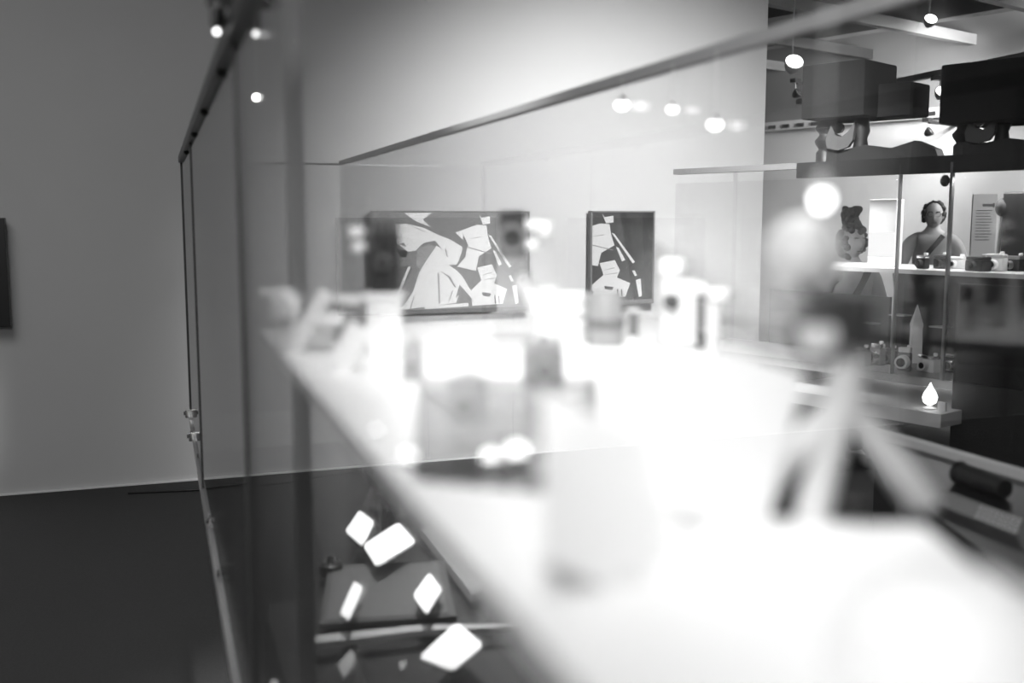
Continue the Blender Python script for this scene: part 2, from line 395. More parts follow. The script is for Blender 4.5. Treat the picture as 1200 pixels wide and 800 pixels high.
def label_card(label, bx, by, wpx, hpx, lean, rz, roll=0.0):
    t, s = sthing('label_card', label, 'card', bx, by, rz, 'white label cards on the shelf')
    m = Matrix.Rotation(roll, 4, 'Y') @ Matrix.Rotation(-lean, 4, 'X')
    MB().box(-wpx*s/2, wpx*s/2, -0.001, 0.001, 0, hpx*s, 0.0007, m).build('card', CARD, t)
    MB().box(-wpx*s*0.3, wpx*s*0.3, 0.0, hpx*s*0.35, 0, 0.002).build('foot', ACRYL, t)
    return t
label_card('narrow white card leaning right beside the small white camera', 393, 436, 28, 62, 0.25, VIEW, 0.5)
label_card('large white card leaning at the near left of the shelf', 712, 690, 185, 300, 0.95, VIEW + 0.3, 0.5)
label_card('large glaring white card standing beside the miniature tripod', 835, 618, 120, 215, 0.4, VIEW - 0.1, 0.3)

# --- pedestal cameras
def small_camera(t, s, w, h, dp, z0, body, top, lensm, knobs=(), lr=None, ly=None):
    lr = lr or h * 0.32
    MB().box(-w/2*s, w/2*s, -dp/2*s, dp/2*s, z0*s, (z0+h*0.78)*s, 2*s).build('body', body, t, True)
    MB().box(-w*0.48*s, w*0.48*s, -dp*0.48*s, dp*0.48*s, (z0+h*0.78)*s, (z0+h)*s, 1.5*s).build('top_plate', top, t, True)
    zc = (z0 + h*0.4)*s
    ln = MB().rod((0, -dp/2*s, zc), (0, -(dp/2 + lr)*s, zc), lr*s, lr*0.9*s, 20).build('lens', lensm, t, True)
    MB().rod((0, -(dp/2 + lr)*s, zc), (0, -(dp/2 + lr + 0.6)*s, zc), lr*0.62*s, None, 20).build('glass', LENS, ln, True)
    for kx, kz, kr, kh in knobs:
        MB().lathe([(kr*s*0.8, 0), (kr*s, kh*s*0.2), (kr*s, kh*s*0.8), (kr*s*0.8, kh*s)], (kx*s, 0, kz*s)).build('knob', CARD, t, True)
t, s = sthing('pedestal', 'white pedestal under the dark camera before the wide screen', 'pedestal', 452, 418)
MB().box(-20*s, 20*s, -14*s, 14*s, 0, 70*s, 2*s).build('block', WHITE, t)
MB().box(-23*s, 23*s, -16*s, 16*s, 70*s, 76*s, 1*s).build('top', WHITE, t)
top = Vector(t.location) + Vector((0, 0, 76*s))
t = thing('folding_camera', 'dark upright camera with pale knobs on the white pedestal at left of wide screen', 'camera', top, VIEW)
small_camera(t, s, 34, 88, 22, 0, BLACK, DARKG, DARKG, [(-32, 62, 9, 13), (-30, 46, 8, 12)], 9)
for k in range(3): MB().rod((-9*s + 8*k*s, -12*s, 50*s), (-9*s + 8*k*s, -12*s, 84*s), 1.6*s).build('rib', CHROME if k == 1 else BLACKP, t, True)
MB().rod((-32*s, 0, 68*s), (0, 0, 68*s), 3*s).build('knob_shaft', DARKG, t); MB().rod((-30*s, 0, 52*s), (0, 0, 52*s), 3*s).build('knob_shaft', DARKG, t)
t, s = sthing('acrylic_block', 'clear acrylic block under the dark camera at right of wide screen', 'block', 600, 405)
MB().box(-20*s, 20*s, -14*s, 14*s, 0, 103*s, 1*s).build('block', ACRYL, t)
MB().box(-20*s, 20*s, -14*s, 14*s, 103*s, 105*s).build('top', ACRYL, t)
top = Vector(t.location) + Vector((0, 0, 105*s))
t = thing('rangefinder_camera', 'dark camera with three chrome knobs overlapping right edge of wide screen', 'camera', top, VIEW)
small_camera(t, s, 30, 52, 24, 0, BLACK, BLACKP, DARKG, [(22, 30, 10, 11), (21, 8, 9, 10), (38, 24, 8, 16)])
MB().rod((0, 0, 34*s), (40*s, 0, 32*s), 3.5*s).build('knob_shaft', DARKG, t); MB().rod((0, 0, 13*s), (24*s, 0, 13*s), 3*s).build('knob_shaft', DARKG, t)
t, s = sthing('white_stick', 'white rod leaning beside the clear acrylic block', 'rod', 648, 400)
MB().rod((0, 0, 0), (-34*s, 0, 70*s), 9*s, 9*s).build('shaft', WHITE, t, True)
MB().ball((-34*s, 0, 70*s), 11*s).build('tip', CARD, t, True)
# --- box cameras in the middle of the shelf, greyed in colour for the glass haze
for bx, by, w, h, lab, m in [(484, 446, 24, 44, 'small mid-grey box camera standing below left end of wide screen', MIDG),
                             (548, 492, 44, 52, 'larger grey box camera nearest on the middle of the shelf', MIDG),
                             (636, 452, 46, 54, 'dark grey box camera standing right of the larger grey one', DARKG)]:
    t, s = sthing('box_camera', lab, 'camera', bx, by, VIEW + random.uniform(-.2, .2), 'grey box cameras')
    small_camera(t, s, w, h, w * 0.7, 0, m, MIDG, DARKG, (), h * 0.22)
    MB().box(-3*s, 7*s, -5*s, 5*s, h*s, (h+7)*s, 1*s).build('viewfinder', m, t)
# --- lenses standing on the far shelf
t, s = sthing('white_lens', 'white ringed lens barrel standing left of the grey barrel', 'lens', 668, 402)
MB().lathe([(20*s, 0), (20*s, 26*s), (15*s, 30*s), (15*s, 34*s)]).build('barrel', PALE, t, True)
MB().lathe([(19*s, 34*s), (20*s, 36*s), (20*s, 44*s), (15*s, 46*s)]).build('ring', CARD, t, True)
MB().lathe([(19*s, 47*s), (20*s, 49*s), (20*s, 58*s), (17*s, 60*s)]).build('ring', CARD, t, True)
t, s = sthing('white_column', 'plain pale short column between white stick and ringed lens', 'column', 641, 408)
MB().lathe([(13*s, 0), (12*s, 4*s), (11*s, 68*s), (13*s, 72*s)]).build('shaft', PALE, t, True)
t, s = sthing('grey_lens', 'mid-grey lens barrel standing upright in front of the narrow screen', 'lens', 709, 404)
MB().lathe([(20*s, 0), (21*s, 3*s), (21*s, 56*s), (18*s, 62*s)]).build('barrel', MIDG, t, True)
MB().lathe([(22*s, 20*s), (22.5*s, 22*s), (22.5*s, 30*s), (22*s, 32*s)]).build('ring', DARKG, t, True)
t, s = sthing('film_spool', 'small pale film spool right of the grey lens barrel', 'spool', 742, 398)
MB().lathe([(9*s, 0), (9*s, 4*s), (4*s, 5*s), (4*s, 32*s), (9*s, 33*s), (9*s, 37*s)]).build('spool', PALE, t, True)
MB().lathe([(6*s, 5*s), (6*s, 32*s)]).build('film', DARKG, t, True)
# --- white twin-lens camera
t, s = sthing('twin_lens_camera', 'white camera with two round white caps and dark lens right of narrow screen', 'camera', 808, 408)
MB().box(-34*s, 6*s, -12*s, 16*s, 4*s, 82*s, 3*s).build('body', PALE, t, True)
l = MB().rod((-25*s, -12*s, 56*s), (-25*s, -20*s, 56*s), 9*s).build('lens', BLACKP, t, True)
MB().rod((-25*s, -20*s, 56*s), (-25*s, -21*s, 56*s), 6*s).build('glass', LENS, l, True)
MB().lathe([(14*s, 0), (15*s, 3*s), (15*s, 15*s), (12*s, 19*s)], (-22*s, 0, 86*s)).build('cap', CARD, t, True)
MB().box(8*s, 14*s, -4*s, 4*s, 0, 60*s).build('strap', BLACK, t)
MB().ball((12*s, 0, 9*s), 9*s, 1, 1, 1.1).build('strap_buckle', BLACKP, t, True)
MB().box(18*s, 34*s, -8*s, 8*s, 0, 54*s, 2*s).build('side_box', PALE, t)
MB().lathe([(13*s, 0), (14*s, 2*s), (14*s, 12*s), (12*s, 15*s)], (34*s, 0, 56*s)).build('cap', CARD, t, True)
MB().ball((12*s, 0, 70*s), 8*s).build('shutter_knob', CARD, t, True)
# --- glowing pucks added in place of blurred bright spots
def puck(lab, bx, by, r):
    t, s = sthing('highlight_puck', lab, 'lamp', bx, by, VIEW, 'added highlight discs')
    MB().lathe([(r*s, 0), (r*s, r*0.5*s), (r*0.9*s, r*0.7*s)]).build('housing', CHROME, t, True)
    MB().ball((0, 0, r*0.8*s), r*0.8*s, 1, 1, 0.9).build('bulb', LAMPS, t, True)
puck('round glowing disc added as blurred highlight, brighter of the touching pair', 605, 542, 16)
puck('round glowing disc added as blurred highlight, left one of the touching pair', 575, 545, 12)
puck('tiny added highlight disc on the left edge of the white shelf', 441, 509, 6)
puck('added highlight disc at the left shelf edge nearer than the tiny one', 478, 545, 12)
# --- miniature tripod with camera, flash and bulb
tp, s = sthing('miniature_tripod', 'pale blurred miniature tripod with three splayed legs on the near shelf', 'tripod', 985, 592)
ap = Vector((0, 0, 128*s))
for fx, fy in ((-112, -8), (-48, -50), (92, -6)):
    foot = Vector((fx*s, fy*s, 6*s))
    l = MB().rod(ap, foot, 15*s, 20*s).build('leg', PALE, tp, True)
    MB().ball(foot, 19*s, 1, 1, 0.6).build('foot', CARD, l, True)
MB().rod(ap + Vector((0, 0, -12*s)), ap + Vector((0, 0, 45*s)), 24*s, 20*s).build('column', PALE, tp, True)
MB().ball(ap + Vector((0, 0, 50*s)), 20*s, 1, 1, 0.6).build('ball_head', MIDG, tp, True)
hp = Vector(tp.location) + Vector((0, 0, 128*s + 60*s))
tc = thing('flash_camera', 'dark camera with big pale round flash dish on the miniature tripod', 'camera', hp, VIEW - 0.5)
MB().box(-46*s, 26*s, -16*s, 22*s, 0, 56*s, 6*s).build('body', BLACK, tc, True)
l = MB().rod((-24*s, -16*s, 24*s), (-24*s, -46*s, 18*s), 26*s, 30*s, 24).build('lens', BLACKP, tc, True)
MB().rod((-24*s, -46*s, 18*s), (-24*s, -48*s, 18*s), 22*s, None, 24).build('glass', PALE, l, True)
MB().rod((-40*s, 0, 54*s), (-56*s, 0, 76*s), 7*s).build('flash_arm', DARKG, tc, True)
MB().lathe([(4*s, 10*s), (20*s, 4*s), (38*s, -6*s), (46*s, -20*s), (44*s, -20*s), (36*s, -8*s), (2*s, 6*s)], (0, 0, 0), 28,
           Matrix.Translation((-58*s, 0, 104*s)) @ Matrix.Rotation(math.radians(-90), 4, 'X') @ Matrix.Rotation(math.radians(180), 4, 'X')).build('flash_dish', CARD, tc, True)
MB().ball((-58*s, 8*s, 104*s), 40*s, 1, 0.35, 1.1).build('dish_back', PALE, tc, True)
lp = thing('case_lamp', 'glaring round lamp head hanging from the case rail above the flash camera', 'lamp', at(963, 233, 0.58), VIEW)
MB().ball((0, 0, 0), 0.0045, 1, 1, 1.2).build('bulb', LAMPW, lp, True)
MB().lathe([(0.0055, 0.003), (0.0045, 0.010), (0.002, 0.014)]).build('shade', PALE, lp, True)
MB().rod((0, 0, 0.016), (0, 0, ZT + 0.012 - lp.location.z), 0.0004).build('stem', PALE, lp)
# --- rounded white hood at the near corner
t, s = sthing('white_lens_hood', 'big rounded white hood lying at the near end of the shelf', 'hood', 1105, 792)
MB().lathe([(0.1*s, 128*s), (60*s, 122*s), (105*s, 96*s), (132*s, 50*s), (140*s, 0)][::-1], seg=32).build('dome', WHITE, t, True)
MB().ring((0, 0, 5*s), 141*s, 5*s, seg=32).build('rim', PALE, t, True)

# ------------------------------------------------------------------ cards and small things on the glass deck
def deck_card(lab, pts, z=ZB + 0.06, tilt=0.05, m=CARD):
    pts = [(a_[0] + (b_[0] - a_[0]) * f, a_[1] + (b_[1] - a_[1]) * f) for a_, b_ in zip(pts, pts[1:] + pts[:1]) for f in (0.09, 0.91)]
    q = [onZ(x, y, z) for x, y in pts]
    c = sum(q, Vector()) / len(q)
    t = thing('price_card', lab, 'card', (c.x, c.y, ZB), 0, 'white cards on the glass deck')
    MB().slab([(p.x - c.x, p.y - c.y) for p in q], z - ZB - 0.004, z - ZB).build('card', m, t)
    MB().box(-0.012, 0.012, -0.012, 0.012, 0, z - ZB - 0.004).build('stand', ACRYL, t)
deck_card('small square white card, farthest on the dark glass deck', [(404, 622), (421, 597), (439, 611), (425, 640)])
deck_card('largest white card, lying beside the small square one', [(425, 638), (467, 611), (488, 635), (441, 664)])
deck_card('white card right of the lens cap under the shelf edge', [(484, 697), (503, 670), (518, 690), (500, 720)])
deck_card('narrow white card next to the black lens cap', [(398, 718), (415, 680), (425, 688), (409, 727)])
deck_card('white card nearest the lens on the deck below the shelf', [(490, 770), (535, 728), (567, 755), (531, 786)], ZB + 0.05)
deck_card('grey card at the very bottom of the deck', [(395, 778), (412, 760), (417, 772), (403, 795)], ZB + 0.03, 0, MIDG)
def onD(x, y): p = onZ(x, y, ZB); p.z = ZB; return p
t = thing('lens_cap', 'round black lens cap with bright glint on the glass deck', 'lens cap', onD(388, 672)); s = px(depth(t.location))
MB().lathe([(13*s, 0), (14*s, 2*s), (14*s, 12*s), (11*s, 14*s)]).build('cap', BLACKP, t, True)
MB().lathe([(7*s, 14*s), (5*s, 20*s), (1*s, 22*s)]).build('grip', CHROME, t, True)
t = thing('pencil', 'pale pencil lying between the narrow card and the lens cap', 'pencil', onD(427, 690)); s = px(depth(t.location))
p0 = onD(415, 672) - t.location; p1 = onD(437, 698) - t.location
MB().rod(p0 + Vector((0, 0, 3*s)), p1 + Vector((0, 0, 3*s)), 3*s).build('shaft', PALE, t, True)
MB().rod(p1 + Vector((0, 0, 3*s)), p1 + (p1 - p0).normalized() * 6*s + Vector((0, 0, 3*s)), 3*s, 0.4*s).build('tip', BLACKP, t, True)
t = thing('filter_case', 'flat clear filter case lying under the cards on the deck', 'case', onD(445, 705)); s = px(depth(t.location))
q = [onD(375, 738), (onD(385, 668)), onD(520, 662), onD(535, 728)]
MB().slab([((p - t.location).x, (p - t.location).y) for p in q], 0.001, 0.014).build('tray', mat('smoked_tray', 0.07, 0.4), t)
MB().slab([((p - t.location).x * .9, (p - t.location).y * .9) for p in q], 0.014, 0.016).build('lid', mat('smoked_lid', 0.1, 0.3), t)
def deck_strip(name, lab, pts, m, h=0.02):
    q = [onD(*p) for p in pts]; c = sum(q, Vector()) / len(q)
    t = thing(name, lab, 'rail', c)
    MB().slab([(p.x - c.x, p.y - c.y) for p in q], 0, h).build('bar', m, t)
    MB().slab([((p.x - c.x) * .96, (p.y - c.y) * .96) for p in q], h, h + 0.003).build('top_face', m, t)
deck_strip('aluminium_strip', 'grey metal strip on the deck running along below the shelf edge', [(492, 628), (503, 624), (566, 700), (552, 706)], MIDG)
deck_strip('deck_divider', 'thin pale divider strip crossing the near part of the deck', [(362, 752), (500, 738), (612, 738), (612, 742), (500, 745), (362, 762)], MIDG, 0.012)
# cable on the floor by the wall
t = MB(); pts = [onZ(x, y, 0.008) for x, y in [(150, 577), (220, 574), (270, 571), (330, 566), (380, 557), (425, 551)]]
for a_, b_ in zip(pts, pts[1:]): t.rod(a_, b_, 0.008)
tag(t.build('floor_cable', BLACKP), 'thin black cable lying on the carpet along the grey wall', 'cable')

# ------------------------------------------------------------------ the tall glass showcase in the hall
ZS = 1.82
O2 = Vector((P1.x, P1.y, 0))
def sc_at(x, y, back):                              # point of the showcase frame under a picture column, set back from its front
    d = ray(x, y); dh = Vector((d.x, d.y, 0))
    k = ((O2 + nrm * back).dot(nrm)) / dh.dot(nrm)
    p = CAM + d * k
    return (p - O2).dot(e), p.z, depth(p)
m_ = O2 + e * (SLEN * 0.72) + nrm * 0.22
la = area('showcase_fill', (m_.x, m_.y, ZS - 0.09), (m_.x, m_.y, 0), 9, SLEN * 0.55, 0.08)  # unseen area fill added inside the showcase to light its shelves
la.rotation_euler = (0, 0, ERZ)
show = thing('showcase', 'tall glass showcase full of old cameras with dark top beam', 'showcase', O2, ERZ)
L2, D2 = SLEN + 1.0, 0.55
def sbox(name, m, x0, x1, y0, y1, z0, z1, bev=0.0): return MB().box(x0, x1, y0, y1, z0, z1, bev).build(name, m, show)
sx = {k: sc_at(k, 300, 0)[0] for k in (789, 858, 905, 930, 1050, 1061, 1110, 1200)}
ZSH = 1.315
ZD = 0.83
sbox('top_beam', RAIL, sx[930], L2, 0, 0.05, ZS - 0.075, ZS)
sbox('top_beam', DARKG, 0, sx[930], 0, 0.05, ZS - 0.03, ZS)
sbox('top_board', DARKG, sx[930], L2, 0.05, D2, ZS - 0.02, ZS)
sbox('shelf', PALE, sx[905], L2, 0.04, D2 - 0.03, ZSH - 0.02, ZSH)
sbox('deck', MIDG, 0, L2, 0.02, D2 - 0.02, ZD - 0.04, ZD)
sbox('plinth', BLACK, sx[1050] - 0.1, L2, 0.06, D2 - 0.02, 0.0, ZD - 0.3)
sbox('lower_board', PALE, sx[930], sx[1110] + 0.1, -0.16, D2, ZD - 0.18, ZD - 0.12)
bx = {k: sc_at(k, 340, D2)[0] for k in (905, 1050)}
sbox('grey_back_panel', DARKG, bx[905], bx[1050] - 0.02, D2 - 0.02, D2, ZD, 1.14)
sbox('dark_back_panel', BLACKP, bx[1050], L2, D2 - 0.02, D2, ZD, ZSH - 0.02)
sbox('dark_front_panel', BLACK, sx[1110] + 0.05, L2, 0.01, 0.03, 0.3, ZSH - 0.05)
for k in (858, 1110): sbox('post', ALU if k > 900 else ACRYL, sx[k] - 0.006, sx[k] + 0.006, 0, 0.02, ZD, ZS - 0.03)
for k in (1050,): sbox('post', DARKG, sx[k] - 0.004, sx[k] + 0.004, 0, 0.02, ZD, ZS - 0.03)
ed = [0, sx[858], sx[1050], sx[1110], L2]
for a_, b_ in zip(ed, ed[1:]): sbox('pane', GLASS, a_ + 0.016, b_ - 0.016, 0.004, 0.010, ZD, ZS - 0.08)
c = MB().ball((0, 0, 0), 0.02, 1, 1, 1.3).build('lock', GASK, show, True); c.location = (sx[1110] - 0.025, -0.005, 1.71)

def showthing(name, lab, cat, x, zbase, back, group=None, rz=0.0):
    if zbase == 'top': z = ZS
    elif zbase == 'shelf': z = ZSH
    else: z = ZD
    sxx, _, Dp = sc_at(x, 300, back)
    p = O2 + e * sxx + nrm * back; p.z = z
    return thing(name, lab, cat, p, ERZ + rz, group), px(Dp)
rows = [('shelf', 'old cameras on the showcase shelf', [
    (1082, 14, 16, BLACK, CHROME, 'black camera under the bust of the balding man'),
    (1103, 15, 16, BLACKP, BLACKP, 'black camera with square front left of the glass post'),
    (1122, 22, 14, PALE, CARD, 'silver camera with white lens just right of the glass post'),
    (1147, 26, 17, BLACK, BLACK, 'wide black camera before the text board'),
    (1168, 22, 20, WHITE, PALE, 'white drum-fronted camera right of the text board'),
    (1190, 26, 18, BLACK, ALU, 'black and silver camera under the dark stand'),
    (960, 20, 26, MIDG, PALE, 'grey camera at the left end of the showcase shelf')]),
  ('deck', 'old cameras on the showcase deck', [
    (1016, 18, 22, MIDG, CHROME, 'grey camera at left end of the showcase deck'),
    (1034, 16, 26, DARKG, CHROME, 'dark camera with chrome top second on the deck'),
    (1049, 14, 20, BLACK, CHROME, 'small black camera with glinting top on the deck'),
    (1066, 15, 28, DARKG, PALE, 'tall dark grey box camera on the deck'),
    (1096, 26, 20, PALE, CHROME, 'silver camera with dark round lens on the deck'),
    (1125, 20, 22, BLACK, CHROME, 'black camera right of the silver one on the deck'),
    (1150, 26, 24, BLACKP, BLACK, 'all-black camera farther right on the deck')])]
for lev, grp, items in rows:
    for k, (x, w_, h_, bm_, tm_, lab) in enumerate(items):
        t, s = showthing('vintage_camera', lab, 'camera', x, lev, 0.14 + 0.07 * (k % 3), grp, random.uniform(-.3, .3))
        small_camera(t, s, w_, h_, w_ * 0.6, 0, bm_, tm_, tm_ if k % 2 else bm_, [(w_ * 0.3, h_, 2.5, 3)], h_ * 0.3)
# taller pieces on stands inside
t, s = showthing('glass_cone', 'pale pointed cone standing among cameras on the deck', 'cone', 1078, 'deck', 0.3)
MB().lathe([(9*s, 0), (8*s, 46*s), (9*s, 50*s), (0.4*s, 74*s)], seg=4).build('cone', PALE, t)
MB().box(-10*s, 10*s, -10*s, 10*s, 0, 5*s).build('base', MIDG, t)
for x, h, lab in [(1022, 42, 'clear glass cylinder beside the left deck cameras'), (1058, 56, 'tall clear glass box left of the pale cone'), (1106, 48, 'clear glass box right of the pale cone')]:
    t, s = showthing('glass_riser', lab, 'riser', x, 'deck', 0.36, 'clear risers on the showcase deck')
    MB().box(-10*s, 10*s, -8*s, 8*s, 0, h*s).build('riser', ACRYL, t)
    MB().box(-10*s, 10*s, -8*s, 8*s, h*s, (h+1.5)*s).build('top', PALE, t)
# white lit box on the shelf
t, s = showthing('light_box', 'tall white lit box standing at the shelf left of the man', 'light box', 1036, 'shelf', 0.2)
MB().box(-18*s, 18*s, -6*s, 8*s, 0, 78*s, 1*s).build('box', WHITE, t)
MB().box(-17*s, 17*s, -7*s, -6*s, 12*s, 40*s).build('lit_face', SIGN, t)
# dark stand with metal tube
t, s = showthing('camera_stand', 'tall black camera stand with pale metal tube at right end of shelf', 'stand', 1196, 'shelf', 0.3)
MB().box(-22*s, 30*s, -6*s, 12*s, 0, 92*s, 2*s).build('board', BLACKP, t)
MB().rod((-27*s, -2*s, 10*s), (-24*s, -2*s, 66*s), 2.4*s).build('tube', ALU, t, True)
MB().ball((-24*s, -2*s, 74*s), 9*s, 0.9, 0.8, 1.2).build('tube_head', BLACK, t, True)
MB().box(-30*s, 30*s, -10*s, 14*s, 0, 10*s, 2*s).build('base', BLACK, t)
# bright small lamp on the lower board
sxx, _, Dp = sc_at(1098, 300, -0.08); p = O2 + e * sxx - nrm * 0.08; p.z = ZD - 0.12
t = thing('table_lamp', 'small glaring lamp on the low front board of the showcase', 'lamp', p, ERZ); s = px(Dp) * 0.8
MB().lathe([(10*s, 0), (10*s, 2*s), (3*s, 4*s), (3*s, 6*s)]).build('base', PALE, t, True)
MB().lathe([(3*s, 6*s), (9*s, 10*s), (11*s, 18*s), (8*s, 26*s), (3*s, 34*s), (0.5*s, 40*s)]).build('bulb', LAMPS, t, True)
MB().box(14*s, 26*s, -2*s, 2*s, 0, 14*s).build('name_plate', PALE, t)

# ------------------------------------------------------------------ studio cameras on top of the showcase
def studio_camera(lab, x, Dp, bw, bh, zb):
    q = at(x, 190, Dp); s = px(Dp)
    k = (Vector((q.x, q.y, 0)) - O2)
    t = thing('studio_camera', lab, 'camera', (q.x, q.y, ZS), ERZ + 0.12, 'studio cameras on the showcase')
    zb = zb * s
    MB().box(-bw*s/2, bw*s/2, -0.15, 0.2, zb, zb + bh*s, 0.012).build('cloth_box', CLOTH, t, True)
    MB().box(-bw*s/2 + 0.05, bw*s/2 + 0.17, 0.0, 0.22, zb + 0.0, zb + bh*s*0.6, 0.012).build('bellows', CLOTH, t, True)
    x0 = -bw*s/2 + 15*s
    MB().lathe([(11*s, 0), (11*s, 16*s), (8*s, 20*s), (12*s, 26*s), (13*s, 30*s), (8*s, 36*s), (8*s, 38*s), (13*s, 44*s), (9*s, zb)], (x0, 0, 0), 16).build('turned_post', WOODD, t, True)
    MB().lathe([(7*s, 10*s), (9*s, 18*s), (7*s, 30*s), (10*s, 38*s), (8*s, zb)], (x0 + 44*s, 0.0, 0), 16).build('turned_post', WOODD, t, True)
    pts = [(x0, 4*s), (x0, 20*s), (x0 + 30*s, 18*s), (x0 + 55*s, 22*s), (x0 + 85*s, 17*s), (x0 + 112*s, 24*s), (x0 + 135*s, 14*s), (x0 + 140*s, 2*s), (x0 + 60*s, 2*s), (x0 + 40*s, 5*s)]
    MB().prism(pts, -0.04, 0.04).build('scroll_rail', WOODD, t)
    b = [(x0 + 10*s, 20*s), (x0 + 8*s, 30*s), (x0 + 14*s, 46*s), (x0 + 20*s, 36*s), (x0 + 28*s, 32*s), (x0 + 36*s, 38*s), (x0 + 44*s, 48*s), (x0 + 42*s, 28*s), (x0 + 36*s, 20*s), (x0 + 24*s, 17*s)]
    MB().prism(b, -0.07, -0.045).build('bracket', BRASS, t)
    MB().rod((x0 + 27*s, -0.08, 42*s), (x0 + 27*s, -0.1, 42*s), 6*s).build('lens', CHROME, t, True)
    return t
studio_camera_args = [('old studio camera draped in black cloth, left one on top of the showcase', 989, 5.35, 78, 62, 53),
                      ('old studio camera draped in black cloth, right one partly outside the picture', 1162, 4.7, 98, 68, 40)]
for a_ in studio_camera_args: studio_camera(*a_)

# ------------------------------------------------------------------ text board in the hall
q = at(1150, 320, 7.6); s = px(7.6)
t = thing('text_board', 'tall white text board with heading and lines standing behind the showcase', 'sign', (q.x, q.y, 0), VIEW)
zt, zb = 1.55 + 27*s, 1.55 - 70*s
MB().box(-14*s, 14*s, 0, 0.02, zb, zt).build('board', CARD, t)
MB().box(-3*s, 10*s, -0.002, 0, zt - 14*s, zt - 11*s).box(9*s, 11*s, -0.002, 0, zt - 15*s, zt - 10*s).build('heading', PRINT, t)
b = MB()
for k in range(11): b.box(-10*s, (9 - (k * 7 % 4))*s, -0.002, 0, zt - (19 + 3.4*k)*s, zt - (18.2 + 3.4*k)*s)
b.build('text_lines', PRINT, t)
for k in (-9, 9): MB().rod((k*s, 0.01, 0), (k*s, 0.01, zb), 0.012).build('leg', ALU, t)

# ------------------------------------------------------------------ low dark table with film strip, right
TZ = 0.95
def onT(x, y): p = onZ(x, y, TZ); p.z = TZ; return p
q = [onT(1040, 560), onT(1010, 505), onT(1330, 600), onT(1500, 760), onT(1300, 760)]
c = sum(q, Vector()) / len(q)
t = thing('low_table', 'low black display table right of the white shelf', 'table', (c.x, c.y, 0))
o_ = [(p.x - c.x, p.y - c.y) for p in q]
MB().slab(o_, TZ - 0.03, TZ).build('table_top', BLACKP, t)
MB().slab([(x * 0.7, y * 0.7) for x, y in o_], 0, TZ - 0.03).build('pedestal', BLACK, t)
MB().bar((o_[1][0], o_[1][1], TZ + 0.01), (o_[2][0], o_[2][1], TZ + 0.01), 0.03, 0.02).build('edge_trim', PALE, t)
p0, p1 = onT(1100, 590), onT(1195, 627)
d = (p1 - p0); L = d.length; ang = math.atan2(d.y, d.x); s = px(depth(p0))
t = thing('film_strip', 'perforated film strip lying on the low black table', 'film', p0, ang)
tm = Matrix.Translation((0, 0, 9*s)) @ Matrix.Rotation(math.radians(65), 4, 'X')
MB().box(0, L, -9*s, 9*s, -0.001, 0.001, 0, tm).build('strip', MIDG, t)
n = 16
for k in range(n):
    for yy in (-7, -2.4, 2.4, 7): MB().box((k + .25) * L / n, (k + .75) * L / n, (yy - 1)*s, (yy + 1)*s, 0.001, 0.0025, 0, tm).build('perforation', CHROME if k < 8 else PALE, t)
t = thing('long_black_lens', 'long black lens lying on the low black table behind the film strip', 'lens', onT(1135, 572), ang); s = px(depth(t.location))
MB().rod((-22*s, 6*s, 13*s), (50*s, 6*s, 11*s), 13*s, 11*s, 20).build('barrel', BLACK, t, True)
MB().rod((-24*s, 6*s, 13*s), (-22*s, 6*s, 13*s), 14*s, 14*s, 20).build('rim', BLACKP, t, True)
for k in range(3): MB().ball((-10*s, -6*s, (10 + 5*k)*s), 1.1*s, seg=8).build('stud', CHROME, t)

# ------------------------------------------------------------------ spot lamps
def track_spot(lab, x, y, Dp, rpx, lit=True, rz=0.0, top=3.3, tilt=0.6, m=None, rw=None):
    p = at(x, y, Dp); s = px(Dp); r = rpx * s
    t = thing('track_spotlight', lab, 'lamp', p, VIEW + rz, 'track spotlights')
    a = Matrix.Rotation(math.radians(90) - tilt, 4, 'X')
    MB().lathe([(r*1.12, 0), (r*1.15, -r*0.15), (r*0.9, -r*1.0), (r*0.5, -r*1.6)][::-1], (0, 0, 0), 20, a).build('head', BLACKP if not lit else MIDG, t, True)
    MB().lathe([(r, 0), (r, r*0.04)], (0, 0, 0), 20, a).build('lamp_face', m or (LAMPW if lit else CHROME), t, True)
    if top > p.z:
        MB().rod((0, r*0.9, r*0.6), (0, r*0.9, top - p.z), rw or max(0.006, 0.6*s)).build('rod', MIDG if not rw else WHITE, t)
        MB().box(-r*1.4, r*1.4, r*0.9 - 0.03, r*0.9 + 0.03, top - p.z, top - p.z + 0.04).build('adapter', BLACKP, t)
    return t
def track(x0, y0, D0, x1, y1, D1):
    p, q = at(x0, y0, D0), at(x1, y1, D1); q.z = p.z; v = (q - p).normalized()
    struct(MB().bar(p - v * 1.5, q + v * 2.5, 0.05, 0.05).build('ceiling_track', BEAM))
    return p.z
zt1 = track(1040, 98, 9.17, 1104, 85, 8.47)
track_spot('bright hall spotlight beside the left black cloth box', 931, 72, 7.5, 10, top=3.9)
track_spot('bright spotlight high among the ceiling beams', 1091, 22, 7.0, 7, top=3.9)
track_spot('round white spotlight on a rod left of the right cloth box', 1104, 107, 8.47, 7, top=zt1 - 0.06)
track_spot('small white spotlight at the end of the grey wall', 892, 118, 9.0, 4.5, top=3.9)
def wall_arm(t, dz, L):
    r = 0.02
    MB().bar(Vector((0, 0.03, dz)), Vector((0, 0.03, dz)) + Matrix.Rotation(-t.rotation_euler.z, 3, 'Z') @ (nrm * L), 0.03, 0.03).build('arm', BLACKP, t)
zz = at(1091, 143, 10.0).z
t = track_spot('unlit spotlight with open flaps below the cornice right', 1091, 153, 10.0, 5, False, 0.8, zz)
wall_arm(t, zz - t.location.z, (H0 - t.location).dot(nrm))
zz = at(936, 97, 10.5).z
t = track_spot('unlit spotlight left of the left cloth box', 936, 108, 10.5, 5, False, 0.8, zz)
wall_arm(t, zz - t.location.z, (H0 - t.location).dot(nrm))
